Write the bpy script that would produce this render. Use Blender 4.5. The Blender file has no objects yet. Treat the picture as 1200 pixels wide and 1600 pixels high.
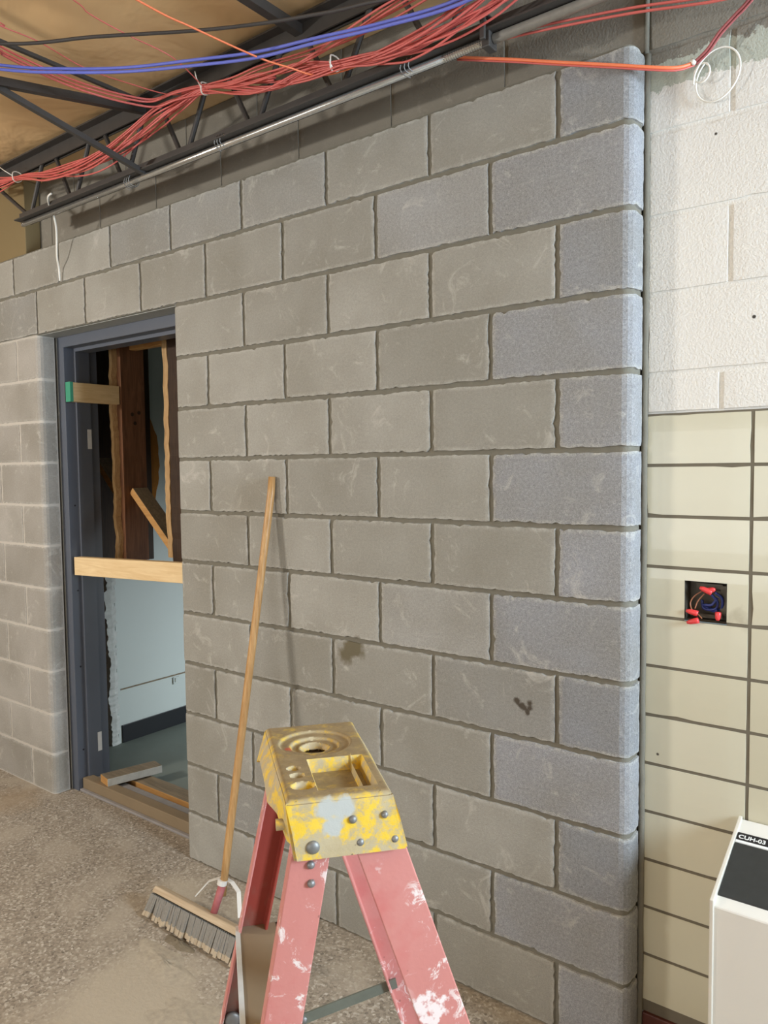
import bpy, math, random
from mathutils import Vector, Matrix
random.seed(7)
S = bpy.context.scene
COL = S.collection
# ------------------------------------------------------------------ camera, world, lights, exposure
cam_d = bpy.data.cameras.new('camera')
cam_d.sensor_fit = 'VERTICAL'; cam_d.sensor_height = 32.0; cam_d.lens = 32.0 * 1193.88 / 1600.0
cam_d.clip_start = 0.02; cam_d.clip_end = 60
cam = bpy.data.objects.new('camera', cam_d); COL.objects.link(cam)
RM = [[0.795686, 0.605601, -0.011467], [0.026221, -0.053354, -0.998231], [-0.605142, 0.793978, -0.058332]]
rot = Matrix(((RM[0][0], -RM[1][0], -RM[2][0]), (RM[0][1], -RM[1][1], -RM[2][1]), (RM[0][2], -RM[1][2], -RM[2][2])))
cam.matrix_world = Matrix.Translation((0.677194, -1.927305, 1.589597)) @ rot.to_4x4()
S.camera = cam
vs = S.view_settings
S.display_settings.display_device = 'sRGB'
vs.view_transform = 'Standard'; vs.look = 'None'; vs.gamma = 1.0; vs.use_curve_mapping = False
vs.exposure = -0.66
W = bpy.data.worlds.new('world'); S.world = W; W.use_nodes = True
W.node_tree.nodes['Background'].inputs[0].default_value = (0.80, 0.90, 1.0, 1)
W.node_tree.nodes['Background'].inputs[1].default_value = 1.0

def area(name, loc, target, sx, sy, power, color):
    d = bpy.data.lights.new(name, 'AREA'); d.shape = 'RECTANGLE'; d.size = sx; d.size_y = sy
    d.energy = power; d.color = color
    o = bpy.data.objects.new(name, d); COL.objects.link(o); o.location = loc
    o.rotation_euler = (Vector(target) - Vector(loc)).to_track_quat('-Z', 'Y').to_euler()
    return o
# ceiling tube lamps of the room (front left), daylight of the windows on the right, added fill light from behind the camera with no window built there
area('tube_lamp_light', (-3.3, -3.0, 2.25), (-1.2, 0.0, 1.0), 0.45, 0.12, 104, (1.0, 0.96, 0.91))
area('rear_fill_light', (-0.6, -5.2, 1.35), (-0.9, 0.0, 1.75), 3.6, 1.5, 98, (0.94, 0.98, 1.0))
area('window_daylight', (2.9, -0.48, 2.05), (0.0, 0.0, 1.8), 0.7, 1.0, 245, (0.66, 0.82, 1.0))
area('far_room_daylight', (-1.2, 1.9, 0.95), (-3.2, 1.2, 0.05), 0.9, 0.4, 12, (0.84, 0.94, 1.0)).data.spread = math.radians(85)

# ------------------------------------------------------------------ materials
class NT:
    def __init__(s, name):
        s.m = bpy.data.materials.new(name); s.m.use_nodes = True
        s.t = s.m.node_tree; s.n = s.t.nodes; s.bs = s.n['Principled BSDF']
        s.co = s.n.new('ShaderNodeTexCoord')
    def link(s, a, b): s.t.links.new(a, b)
    def noise(s, scale, detail=3, rough=0.55, vec=None, out='Fac', dist=0):
        x = s.n.new('ShaderNodeTexNoise'); x.inputs['Scale'].default_value = scale
        x.inputs['Detail'].default_value = detail; x.inputs['Roughness'].default_value = rough
        x.inputs['Distortion'].default_value = dist
        s.link(vec if vec else s.co.outputs['Object'], x.inputs['Vector']); return x.outputs[out]
    def voro(s, scale, vec=None, out='Distance', feature='F1'):
        x = s.n.new('ShaderNodeTexVoronoi'); x.feature = feature; x.inputs['Scale'].default_value = scale
        s.link(vec if vec else s.co.outputs['Object'], x.inputs['Vector']); return x.outputs[out]
    def mapping(s, scale=(1, 1, 1), rot=(0, 0, 0), loc=(0, 0, 0)):
        x = s.n.new('ShaderNodeMapping'); x.inputs['Scale'].default_value = scale
        x.inputs['Rotation'].default_value = rot; x.inputs['Location'].default_value = loc
        s.link(s.co.outputs['Object'], x.inputs['Vector']); return x.outputs['Vector']
    def ramp(s, fac, stops, const=False):
        x = s.n.new('ShaderNodeValToRGB'); e = x.color_ramp.elements
        if const: x.color_ramp.interpolation = 'CONSTANT'
        e[0].position = stops[0][0]; e[0].color = c4(stops[0][1])
        e[1].position = stops[-1][0]; e[1].color = c4(stops[-1][1])
        for p, c in stops[1:-1]:
            k = e.new(p); k.color = c4(c)
        s.link(fac, x.inputs['Fac']); return x.outputs['Color']
    def mix(s, fac, a, b, mode='MIX'):
        x = s.n.new('ShaderNodeMix'); x.data_type = 'RGBA'; x.blend_type = mode
        for v, i in ((fac, 0), (a, 6), (b, 7)):
            if isinstance(v, (int, float)): x.inputs[i].default_value = v
            elif isinstance(v, (tuple, list)): x.inputs[i].default_value = c4(v)
            else: s.link(v, x.inputs[i])
        return x.outputs[2]
    def math(s, op, a, b=0.0, clamp=False):
        x = s.n.new('ShaderNodeMath'); x.operation = op; x.use_clamp = clamp
        for v, i in ((a, 0), (b, 1)):
            if isinstance(v, (int, float)): x.inputs[i].default_value = v
            else: s.link(v, x.inputs[i])
        return x.outputs[0]
    def near(s, p, r, wob=0.02, wscale=18, soft=0.01):
        """1 inside a wobbly blob of radius r round point p"""
        nz = s.noise(wscale, 4)
        d = s.n.new('ShaderNodeVectorMath'); d.operation = 'DISTANCE'
        s.link(s.co.outputs['Object'], d.inputs[0]); d.inputs[1].default_value = p
        q = s.math('ADD', d.outputs['Value'], s.math('MULTIPLY', s.math('SUBTRACT', nz, 0.5), wob * 4))
        mr = s.n.new('ShaderNodeMapRange'); mr.inputs[1].default_value = r + soft; mr.inputs[2].default_value = r - soft
        s.link(q, mr.inputs[0]); return mr.outputs[0]
    def bump(s, h, strength=0.3, dist=0.002, prev=None):
        x = s.n.new('ShaderNodeBump'); x.inputs['Strength'].default_value = strength; x.inputs['Distance'].default_value = dist
        s.link(h, x.inputs['Height'])
        if prev is not None: s.link(prev, x.inputs['Normal'])
        return x.outputs['Normal']
    def done(s, col, rough=0.8, metal=0.0, normal=None, spec=None):
        b = s.bs
        for v, k in ((col, 'Base Color'), (rough, 'Roughness'), (metal, 'Metallic')):
            if isinstance(v, (tuple, list)): b.inputs[k].default_value = c4(v)
            elif isinstance(v, (int, float)): b.inputs[k].default_value = v
            else: s.link(v, b.inputs[k])
        if normal is not None: s.link(normal, b.inputs['Normal'])
        if spec is not None: b.inputs['Specular IOR Level'].default_value = spec
        return s.m
def c4(c): return (c[0], c[1], c[2], 1.0)
def rgb(r, g, b):
    f = lambda x: (x / 255.0 / 12.92) if x / 255.0 <= 0.04045 else ((x / 255.0 + 0.055) / 1.055) ** 2.4
    return (f(r), f(g), f(b))

def m_simple(name, col, rough=0.6, metal=0.0, var=0.12, scale=30, bump=0.1):
    t = NT(name); nz = t.noise(scale, 4)
    c = t.mix(t.math('MULTIPLY', nz, 1.0), tuple(x * (1 - var) for x in col), tuple(min(1, x * (1 + var)) for x in col))
    return t.done(c, rough, metal, t.bump(nz, bump, 0.002))

def m_block():
    t = NT('concrete_block')
    at = t.n.new('ShaderNodeAttribute'); at.attribute_name = 'tone'
    sp = t.n.new('ShaderNodeSeparateColor'); t.link(at.outputs['Color'], sp.inputs[0])
    corner, rnd, left = sp.outputs[0], sp.outputs[1], sp.outputs[2]
    warm = t.mix(rnd, rgb(154, 151, 142), rgb(172, 169, 160))
    cool = t.mix(rnd, rgb(142, 144, 147), rgb(156, 157, 160))
    c = t.mix(corner, warm, cool)
    c = t.mix(left, c, t.mix(rnd, rgb(162, 157, 149), rgb(178, 173, 165)))
    blot = t.noise(3.2, 3)
    c = t.mix(t.ramp(blot, [(0.35, (0, 0, 0)), (0.7, (0.55, 0.55, 0.55))]), c, rgb(134, 129, 116))
    edge = t.math('MULTIPLY', at.outputs['Alpha'], t.ramp(t.noise(26, 4, 0.7), [(0.38, (0, 0, 0)), (0.62, (0.8, 0.8, 0.8))]))
    c = t.mix(edge, c, rgb(186, 183, 175))
    grain = t.noise(330, 2, 0.8)
    grain2 = t.noise(120, 4, 0.8)
    g = t.math('ADD', t.math('MULTIPLY', grain, 0.5), t.math('MULTIPLY', grain2, 0.5))
    c = t.mix(t.math('ADD', t.math('MULTIPLY', corner, 0.55), 0.40), c, t.ramp(g, [(0.36, (0.33, 0.33, 0.33)), (0.5, (0.5, 0.5, 0.5)), (0.64, (0.70, 0.70, 0.70))]), 'OVERLAY')
    # light scuffs and white specks
    sc = t.noise(9, 6, 0.75, dist=1.2)
    c = t.mix(t.ramp(sc, [(0.57, (0, 0, 0)), (0.72, (0.50, 0.50, 0.50))]), c, rgb(210, 205, 196))
    spk = t.noise(38, 5, 0.8)
    c = t.mix(t.ramp(spk, [(0.715, (0, 0, 0)), (0.745, (0.8, 0.8, 0.8))]), c, rgb(222, 218, 210))
    # damp mortar patch and a few dark drops
    c = t.mix(t.near((-0.925, 0, 0.995), 0.040, 0.022), c, rgb(112, 104, 84))
    c = t.mix(t.near((-0.955, 0, 0.965), 0.028, 0.022), c, rgb(112, 104, 84))
    for dx, dz, r in ((-.02, .015, .010), (0, .0, .010), (.018, .014, .008), (.012, -.012, .008), (-.008, .004, .008), (.02, .0, .006)):
        c = t.mix(t.near((-0.303 + dx, 0, 0.907 + dz), r, 0.004, 60, 0.003), c, rgb(84, 76, 66))
    pits = t.ramp(t.voro(95), [(0.0, (0, 0, 0)), (0.16, (1, 1, 1))])
    h = t.math('ADD', g, t.math('MULTIPLY', t.math('MULTIPLY', pits, corner), 0.5))
    n1 = t.bump(h, 0.8, 0.003)
    return t.done(c, 0.93, 0, n1, 0.2)

def m_mortar():
    t = NT('mortar')
    at = t.n.new('ShaderNodeAttribute'); at.attribute_name = 'tone'
    sp = t.n.new('ShaderNodeSeparateColor'); t.link(at.outputs['Color'], sp.inputs[0])
    nz = t.noise(24, 5, 0.6)
    c = t.mix(nz, rgb(112, 108, 96), rgb(134, 129, 116))
    c = t.mix(sp.outputs[2], c, rgb(196, 190, 180))
    g = t.noise(260, 3)
    return t.done(c, 0.95, 0, t.bump(g, 0.5, 0.002), 0.15)

def m_old(z_paint):
    """old block wall: sooty bare block above a ragged line, thick cream paint beneath it"""
    t = NT('old_painted_block')
    g = t.n.new('ShaderNodeNewGeometry'); sp = t.n.new('ShaderNodeSeparateXYZ'); t.link(g.outputs['Position'], sp.inputs[0])
    rag = t.math('MULTIPLY', t.math('SUBTRACT', t.noise(22, 5, 0.65), 0.5), 0.12)
    z = t.math('ADD', sp.outputs['Z'], rag)
    right = t.math('GREATER_THAN', sp.outputs['X'], -0.002)
    bare = t.mix(t.noise(5, 5), rgb(120, 115, 104), rgb(150, 144, 131))
    bare = t.mix(t.ramp(t.noise(14, 6, 0.7), [(0.58, (0, 0, 0)), (0.75, (0.6, 0.6, 0.6))]), bare, rgb(176, 170, 156))
    primer = t.mix(t.noise(9, 5), rgb(172, 176, 162), rgb(196, 198, 184))
    paint = t.mix(t.noise(4, 3), rgb(222, 218, 210), rgb(232, 229, 221))
    z1 = t.math('LESS_THAN', z, z_paint + 0.005)
    z2 = t.math('LESS_THAN', z, z_paint - 0.062)
    c = t.mix(t.math('MULTIPLY', z1, right), bare, primer)
    pm = t.math('MULTIPLY', z2, right)
    c = t.mix(pm, c, paint)
    holes = t.mix(t.ramp(t.voro(5.5), [(0.020, (1, 1, 1)), (0.03, (0, 0, 0))]), c, rgb(60, 56, 50))
    c = holes
    v = t.noise(170, 2, 0.5, dist=0.4)
    rough = t.mix(pm, (0.9, 0.9, 0.9), (0.38, 0.38, 0.38))
    return t.done(c, rough, 0, t.bump(v, 0.55, 0.0026), 0.4)

def m_tile():
    t = NT('glazed_tile')
    at = t.n.new('ShaderNodeAttribute'); at.attribute_name = 'tone'
    sp = t.n.new('ShaderNodeSeparateColor'); t.link(at.outputs['Color'], sp.inputs[0])
    c = t.mix(sp.outputs[1], rgb(205, 199, 174), rgb(212, 207, 184))
    c = t.mix(t.ramp(t.voro(6), [(0.018, (1, 1, 1)), (0.028, (0, 0, 0))]), c, rgb(90, 84, 74))
    # dirt smear right of the electrical box
    c = t.mix(t.math('MULTIPLY', t.near((0.245, 0.09, 1.205), 0.018, 0.02, 30, 0.012), 0.4), c, rgb(150, 140, 116))
    nz = t.noise(14, 2)
    return t.done(c, 0.16, 0, t.bump(nz, 0.08, 0.004), 0.5)

def m_wood(name, a, b, axis='X', scale=1.0, rough=0.6):
    t = NT(name)
    sc = {'X': (1.2, 14, 14), 'Y': (14, 1.2, 14), 'Z': (14, 14, 1.2)}[axis]
    v = t.mapping(tuple(x * scale for x in sc))
    nz = t.noise(3.0, 5, 0.6, v, dist=1.5)
    c = t.mix(t.ramp(nz, [(0.3, (0, 0, 0)), (0.7, (1, 1, 1))]), a, b)
    return t.done(c, rough, 0, t.bump(nz, 0.2, 0.001), 0.3)

def m_floor():
    t = NT('gritty_terrazzo_floor')
    v = t.voro(130, out='Color'); s2 = t.n.new('ShaderNodeSeparateColor'); t.link(v, s2.inputs[0])
    chips = t.ramp(s2.outputs[0], [(0.0, rgb(106, 97, 86)), (0.35, rgb(144, 133, 118)), (0.7, rgb(168, 156, 140)), (1.0, rgb(214, 206, 192))])
    base = t.mix(t.noise(160, 3), rgb(138, 126, 110), rgb(174, 162, 144))
    c = t.mix(t.ramp(t.noise(60, 4, 0.7), [(0.4, (0.25, 0.25, 0.25)), (0.6, (0.85, 0.85, 0.85))]), base, chips)
    dust = t.ramp(t.noise(3.0, 5, 0.6, dist=0.8), [(0.48, (0, 0, 0)), (0.66, (0.8, 0.8, 0.8))])
    c = t.mix(dust, c, rgb(176, 164, 146))
    for p, r in (((-1.30, -0.62, 0), 0.20), ((-1.1, -0.75, 0), 0.25), ((-1.65, -0.13, 0), 0.09), ((-1.35, -0.07, 0), 0.10)):
        c = t.mix(t.math('MULTIPLY', t.near(p, r, 0.06, 7, 0.06), 0.85), c, rgb(182, 170, 150))
    c = t.mix(t.math('MULTIPLY', t.near((-2.95, -0.16, 0), 0.12, 0.05, 7, 0.05), 0.6), c, rgb(160, 140, 114))
    h = t.math('ADD', t.noise(120, 3, 0.7), t.math('MULTIPLY', t.voro(75), 0.5))
    return t.done(c, 0.9, 0, t.bump(h, 0.5, 0.003), 0.2)

def m_kraft():
    t = NT('kraft_faced_insulation')
    c = t.mix(t.noise(1.6, 4, 0.55, dist=0.6), rgb(216, 176, 124), rgb(238, 204, 154))
    h = t.noise(2.2, 4, 0.5, dist=1.0)
    return t.done(c, 0.5, 0, t.bump(h, 0.6, 0.05), 0.35)

def m_fibre():
    t = NT('salmon_fibreglass')
    v = t.mapping((1, 1, 0.22))
    c = t.mix(t.noise(12, 4, 0.6, v), rgb(196, 122, 113), rgb(210, 143, 135))
    c = t.mix(t.ramp(t.noise(9, 4, 0.6), [(0.55, (0, 0, 0)), (0.72, (0.7, 0.7, 0.7))]), c, rgb(198, 106, 102))
    sp1 = t.ramp(t.noise(26, 6, 0.75, dist=0.8), [(0.56, (0, 0, 0)), (0.62, (1, 1, 1))])
    msk = t.ramp(t.noise(6.5, 2), [(0.44, (0, 0, 0)), (0.58, (1, 1, 1))])
    c = t.mix(t.math('MULTIPLY', sp1, msk), c, rgb(236, 222, 216))
    c = t.mix(t.ramp(t.voro(30), [(0.05, (0.7, 0.7, 0.7)), (0.09, (0, 0, 0))]), c, rgb(140, 88, 80))
    for p, r in (((0.056, -0.012, 1.033), 0.018), ((0.035, -0.012, 1.03), 0.012), ((0.078, -0.012, 1.038), 0.010)):
        c = t.mix(t.near(p, r, 0.006, 60, 0.003), c, rgb(236, 226, 220))
    c = t.mix(t.near((0.125, -0.02, 0.81), 0.030, 0.02, 60, 0.004), c, rgb(238, 222, 218))
    return t.done(c, 0.5, 0, t.bump(t.noise(160, 3), 0.2, 0.001), 0.4)

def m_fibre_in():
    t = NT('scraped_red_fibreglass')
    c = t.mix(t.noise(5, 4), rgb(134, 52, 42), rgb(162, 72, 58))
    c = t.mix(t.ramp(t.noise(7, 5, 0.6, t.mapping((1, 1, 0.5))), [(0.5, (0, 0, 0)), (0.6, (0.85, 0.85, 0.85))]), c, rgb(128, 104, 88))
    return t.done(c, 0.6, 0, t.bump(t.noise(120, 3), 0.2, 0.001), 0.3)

def m_cap():
    t = NT('dirty_yellow_plastic')
    g = t.n.new('ShaderNodeNewGeometry'); sp = t.n.new('ShaderNodeSeparateXYZ'); t.link(g.outputs['Normal'], sp.inputs[0])
    y = t.mix(t.noise(20, 3), rgb(222, 180, 44), rgb(240, 206, 78))
    nz = t.noise(34, 8, 0.72, dist=0.25)
    # settled dirt lies on what faces up; scraped paint on the sides
    up = t.math('MULTIPLY', t.ramp(sp.outputs['Z'], [(0.6, (0, 0, 0)), (0.9, (1, 1, 1))]), 1.0)
    dirt_s = t.ramp(nz, [(0.42, (0, 0, 0)), (0.53, (0.92, 0.92, 0.92))])
    dirt_t = t.ramp(nz, [(0.30, (0.35, 0.35, 0.35)), (0.46, (0.95, 0.95, 0.95))])
    c = t.mix(dirt_s, y, t.mix(t.noise(30, 4), rgb(196, 186, 160), rgb(168, 150, 118)))
    c = t.mix(t.math('MULTIPLY', dirt_t, up), c, t.mix(t.noise(60, 5, 0.7), rgb(104, 86, 62), rgb(176, 156, 118)))
    c = t.mix(t.ramp(t.noise(45, 5, 0.7), [(0.66, (0, 0, 0)), (0.72, (0.8, 0.8, 0.8))]), c, rgb(74, 62, 52))
    for p, r in (((-0.012, -0.006, 1.098), 0.014), ((0.004, -0.004, 1.124), 0.014), ((-0.02, -0.004, 1.124), 0.014)):
        c = t.mix(t.near(p, r, 0.008, 50, 0.003), c, rgb(186, 188, 182))
    c = t.mix(t.near((-0.048, 0.205, 1.138), 0.008, 0.005, 60, 0.003), c, rgb(190, 92, 66))
    return t.done(c, 0.55, 0, t.bump(t.noise(90, 5, 0.7), 0.4, 0.0015), 0.4)

M = dict(
    block=m_block(), mortar=m_mortar(), old=m_old(2.60), tile=m_tile(), floor=m_floor(), kraft=m_kraft(),
    grout=m_simple('tile_grout', rgb(112, 104, 88), 0.9),
    fibre=m_fibre(), fibre_in=m_fibre_in(), cap=m_cap(),
    frame=m_simple('primed_steel', rgb(92, 97, 107), 0.42, 0.0, 0.10, 6, 0.04),
    lintel=m_simple('galvanised_lintel', rgb(172, 174, 168), 0.5, 0.2, 0.1, 20),
    steel=m_simple('black_joist_steel', rgb(62, 58, 54), 0.55, 0.0, 0.3, 22),
    greypipe=m_simple('dull_grey_pipe', rgb(158, 156, 150), 0.45, 0.3, 0.2, 60),
    emt=m_simple('galvanised_conduit', rgb(206, 204, 198), 0.22, 0.85, 0.12, 60),
    zinc=m_simple('zinc_plated_steel', rgb(140, 140, 138), 0.5, 0.5, 0.2, 60),
    bar=m_simple('worn_grey_bar', rgb(120, 124, 112), 0.5, 0.4, 0.25, 40),
    white_metal=m_simple('white_metal', rgb(226, 222, 214), 0.4, 0.0, 0.08, 40),
    red=m_simple('red_cable', rgb(206, 100, 92), 0.45, 0, 0.15, 12),
    orange=m_simple('orange_cable', rgb(240, 128, 84), 0.45, 0, 0.12, 12),
    blue=m_simple('blue_cable', rgb(104, 112, 196), 0.45, 0, 0.12, 12),
    blackc=m_simple('black_cable', rgb(62, 56, 52), 0.5),
    whitec=m_simple('white_cable', rgb(238, 234, 222), 0.4, 0, 0.04),
    pine=m_wood('new_pine', rgb(224, 192, 142), rgb(244, 218, 172), 'X'),
    pine_y=m_wood('new_pine_lengthwise', rgb(214, 182, 132), rgb(234, 206, 158), 'Y'),
    green=m_simple('green_painted_end', rgb(62, 150, 118), 0.7),
    oldw=m_wood('old_brown_timber', rgb(94, 62, 42), rgb(134, 92, 64), 'Z'),
    oldw_l=m_wood('raw_ragged_timber', rgb(164, 126, 82), rgb(206, 172, 124), 'Z', 3),
    darkw_shade=m_wood('dark_timber_and_shade', rgb(48, 34, 24), rgb(74, 54, 38), 'Z'),  # real dark stud, also the colour of shade in cavity and cap hole
    orangew=m_simple('amber_paper', rgb(176, 112, 34), 0.8, 0, 0.2),
    greyw=m_wood('grey_weathered_timber', rgb(112, 100, 82), rgb(150, 134, 110), 'X'),
    sidew=m_wood('sawn_orange_timber', rgb(176, 126, 72), rgb(204, 158, 98), 'X'),
    handle=m_wood('varnished_broom_handle', rgb(166, 124, 76), rgb(200, 158, 106), 'Z', 1.5, 0.35),
    bwood=m_wood('broom_block_wood', rgb(176, 152, 122), rgb(204, 184, 154), 'X'),
    bristle=m_simple('grey_bristle', rgb(136, 132, 124), 0.85, 0, 0.25, 150),
    bristle_tip=m_simple('dusty_bristle_tip', rgb(182, 166, 142), 0.9, 0, 0.15, 150),
    pink=m_simple('faded_red_ferrule', rgb(172, 96, 96), 0.6, 0, 0.2, 60),
    farwall=m_simple('pale_blue_green_paint', rgb(208, 216, 212), 0.5, 0, 0.03, 3, 0.05),
    plaster=m_simple('broken_white_plaster', rgb(206, 208, 204), 0.9, 0, 0.25, 30, 0.8),
    blackbase=m_simple('black_rubber_base', rgb(30, 32, 36), 0.4),
    farfloor=m_simple('grey_green_floor', rgb(124, 132, 124), 0.6, 0, 0.10, 8),
    concrete=m_simple('grey_concrete_strip', rgb(150, 146, 144), 0.8, 0, 0.3, 14),
    brownbar=m_simple('dusty_brown_bar', rgb(140, 122, 96), 0.7, 0, 0.15, 8),
    redbase=m_simple('dark_red_base', rgb(88, 44, 34), 0.5),
    enamel=m_simple('cream_enamel', rgb(224, 220, 210), 0.32, 0, 0.02, 4, 0.02),
    enamel_e=m_simple('cream_enamel_edge', rgb(216, 210, 196), 0.35, 0, 0.03, 8, 0.02),
    blackp=m_simple('black_panel', rgb(48, 50, 50), 0.35, 0, 0.3, 40, 0.1),
    label=m_simple('black_label_tape', rgb(30, 28, 32), 0.3), letter=m_simple('white_lettering', rgb(232, 232, 228), 0.5),
    boxsteel=m_simple('dull_box_steel', rgb(96, 90, 78), 0.6, 0.3, 0.3, 50),
    nut=m_simple('red_wire_nut', rgb(226, 66, 66), 0.35, 0, 0.1), bluew=m_simple('blue_wire', rgb(48, 62, 128), 0.4),
    brownwire=m_simple('brown_wire', rgb(150, 96, 66), 0.4),
    sticker=m_simple('white_sticker', rgb(210, 210, 208), 0.5),
    tan=m_simple('tan_plaster', rgb(132, 114, 78), 0.8, 0, 0.08, 4),
    drywall=m_simple('room_wall_paint', rgb(214, 208, 196), 0.8), dust=m_simple('tan_dust', rgb(174, 162, 142), 0.95, 0, 0.3, 60, 0.9),
    darkdust=m_simple('dark_debris', rgb(124, 112, 92), 0.95, 0, 0.3, 60, 0.9),
)

# ------------------------------------------------------------------ mesh helpers
class MB:
    def __init__(s): s.v = []; s.f = []; s.mi = []; s.tone = []; s.cur = 0; s.t = (0, 0.5, 0)
    def vert(s, p): s.v.append(tuple(p)); s.tone.append(s.t); return len(s.v) - 1
    def face(s, idx): s.f.append(tuple(idx)); s.mi.append(s.cur)
    def quad(s, a, b, c, d): s.face([s.vert(a), s.vert(b), s.vert(c), s.vert(d)])
    def box(s, x0, x1, y0, y1, z0, z1, bev=0.0):
        s.hexa([(x0, y0, z0), (x1, y0, z0), (x1, y1, z0), (x0, y1, z0), (x0, y0, z1), (x1, y0, z1), (x1, y1, z1), (x0, y1, z1)])
    def hexa(s, p):
        i = [s.vert(q) for q in p]
        for f in ((3, 2, 1, 0), (4, 5, 6, 7), (0, 1, 5, 4), (1, 2, 6, 5), (2, 3, 7, 6), (3, 0, 4, 7)): s.face([i[k] for k in f])
    def bar(s, a, b, w, h, up=(0, 0, 1)):
        """rectangular bar from a to b: w across, h along up"""
        a = Vector(a); b = Vector(b); d = (b - a).normalized(); u = Vector(up); sd = d.cross(u)
        if sd.length < 1e-5: sd = d.cross(Vector((1, 0, 0)))
        sd.normalize(); u = sd.cross(d).normalized(); sd *= w / 2; u *= h / 2
        s.hexa([a - sd - u, b - sd - u, b + sd - u, a + sd - u, a - sd + u, b - sd + u, b + sd + u, a + sd + u])
    def tube(s, pts, r, n=8, cap=True):
        pts = [Vector(p) for p in pts]; rings = []
        rr = r if isinstance(r, (list, tuple)) else [r] * len(pts)
        prev = None
        for k, p in enumerate(pts):
            d = (pts[min(k + 1, len(pts) - 1)] - pts[max(k - 1, 0)]).normalized()
            if prev is None: ref = Vector((0, 0, 1)) if abs(d.z) < 0.9 else Vector((1, 0, 0))
            else: ref = prev
            u = (ref - d * ref.dot(d)).normalized(); w = d.cross(u); prev = u
            rings.append([s.vert(p + (u * math.cos(2 * math.pi * j / n) + w * math.sin(2 * math.pi * j / n)) * rr[k]) for j in range(n)])
        for a, b in zip(rings, rings[1:]):
            for j in range(n): s.face([a[j], a[(j + 1) % n], b[(j + 1) % n], b[j]])
        if cap: s.face(rings[0][::-1]); s.face(rings[-1])
    def build(s, name, mats, parent=None, smooth=False, bevel=0.0, loc=None):
        me = bpy.data.meshes.new(name); me.from_pydata(s.v, [], s.f)
        if not isinstance(mats, (list, tuple)): mats = [mats]
        for m in mats: me.materials.append(m)
        me.polygons.foreach_set('material_index', s.mi)
        if smooth: me.polygons.foreach_set('use_smooth', [True] * len(s.f))
        ca = me.color_attributes.new('tone', 'FLOAT_COLOR', 'POINT')
        flat = []
        for t in s.tone: flat += [t[0], t[1], t[2], t[3] if len(t) > 3 else 0.0]
        ca.data.foreach_set('color', flat)
        me.update()
        o = bpy.data.objects.new(name, me); COL.objects.link(o)
        if parent: o.parent = parent
        if loc: o.location = loc
        if bevel:
            b = o.modifiers.new('bevel', 'BEVEL'); b.width = bevel; b.segments = 2; b.limit_method = 'ANGLE'; b.angle_limit = 0.6
        return o
def tag(o, label, cat, group=None, kind=None):
    if label: o['label'] = label
    if cat: o['category'] = cat
    if group: o['group'] = group
    if kind: o['kind'] = kind
    return o
def struct(o): o['kind'] = 'structure'; return o
def empty(name, loc=(0, 0, 0), rz=0.0):
    o = bpy.data.objects.new(name, None); COL.objects.link(o); o.location = loc; o.rotation_euler = (0, 0, rz); return o
def spline(pts, n=6):
    pts = [Vector(p) for p in pts]; out = []
    for i in range(len(pts) - 1):
        p0 = pts[max(i - 1, 0)]; p1 = pts[i]; p2 = pts[i + 1]; p3 = pts[min(i + 2, len(pts) - 1)]
        for k in range(n):
            t = k / n
            out.append(0.5 * ((2 * p1) + (p2 - p0) * t + (2 * p0 - 5 * p1 + 4 * p2 - p3) * t * t + (3 * p1 - p0 - 3 * p2 + p3) * t ** 3))
    out.append(pts[-1]); return out

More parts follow.
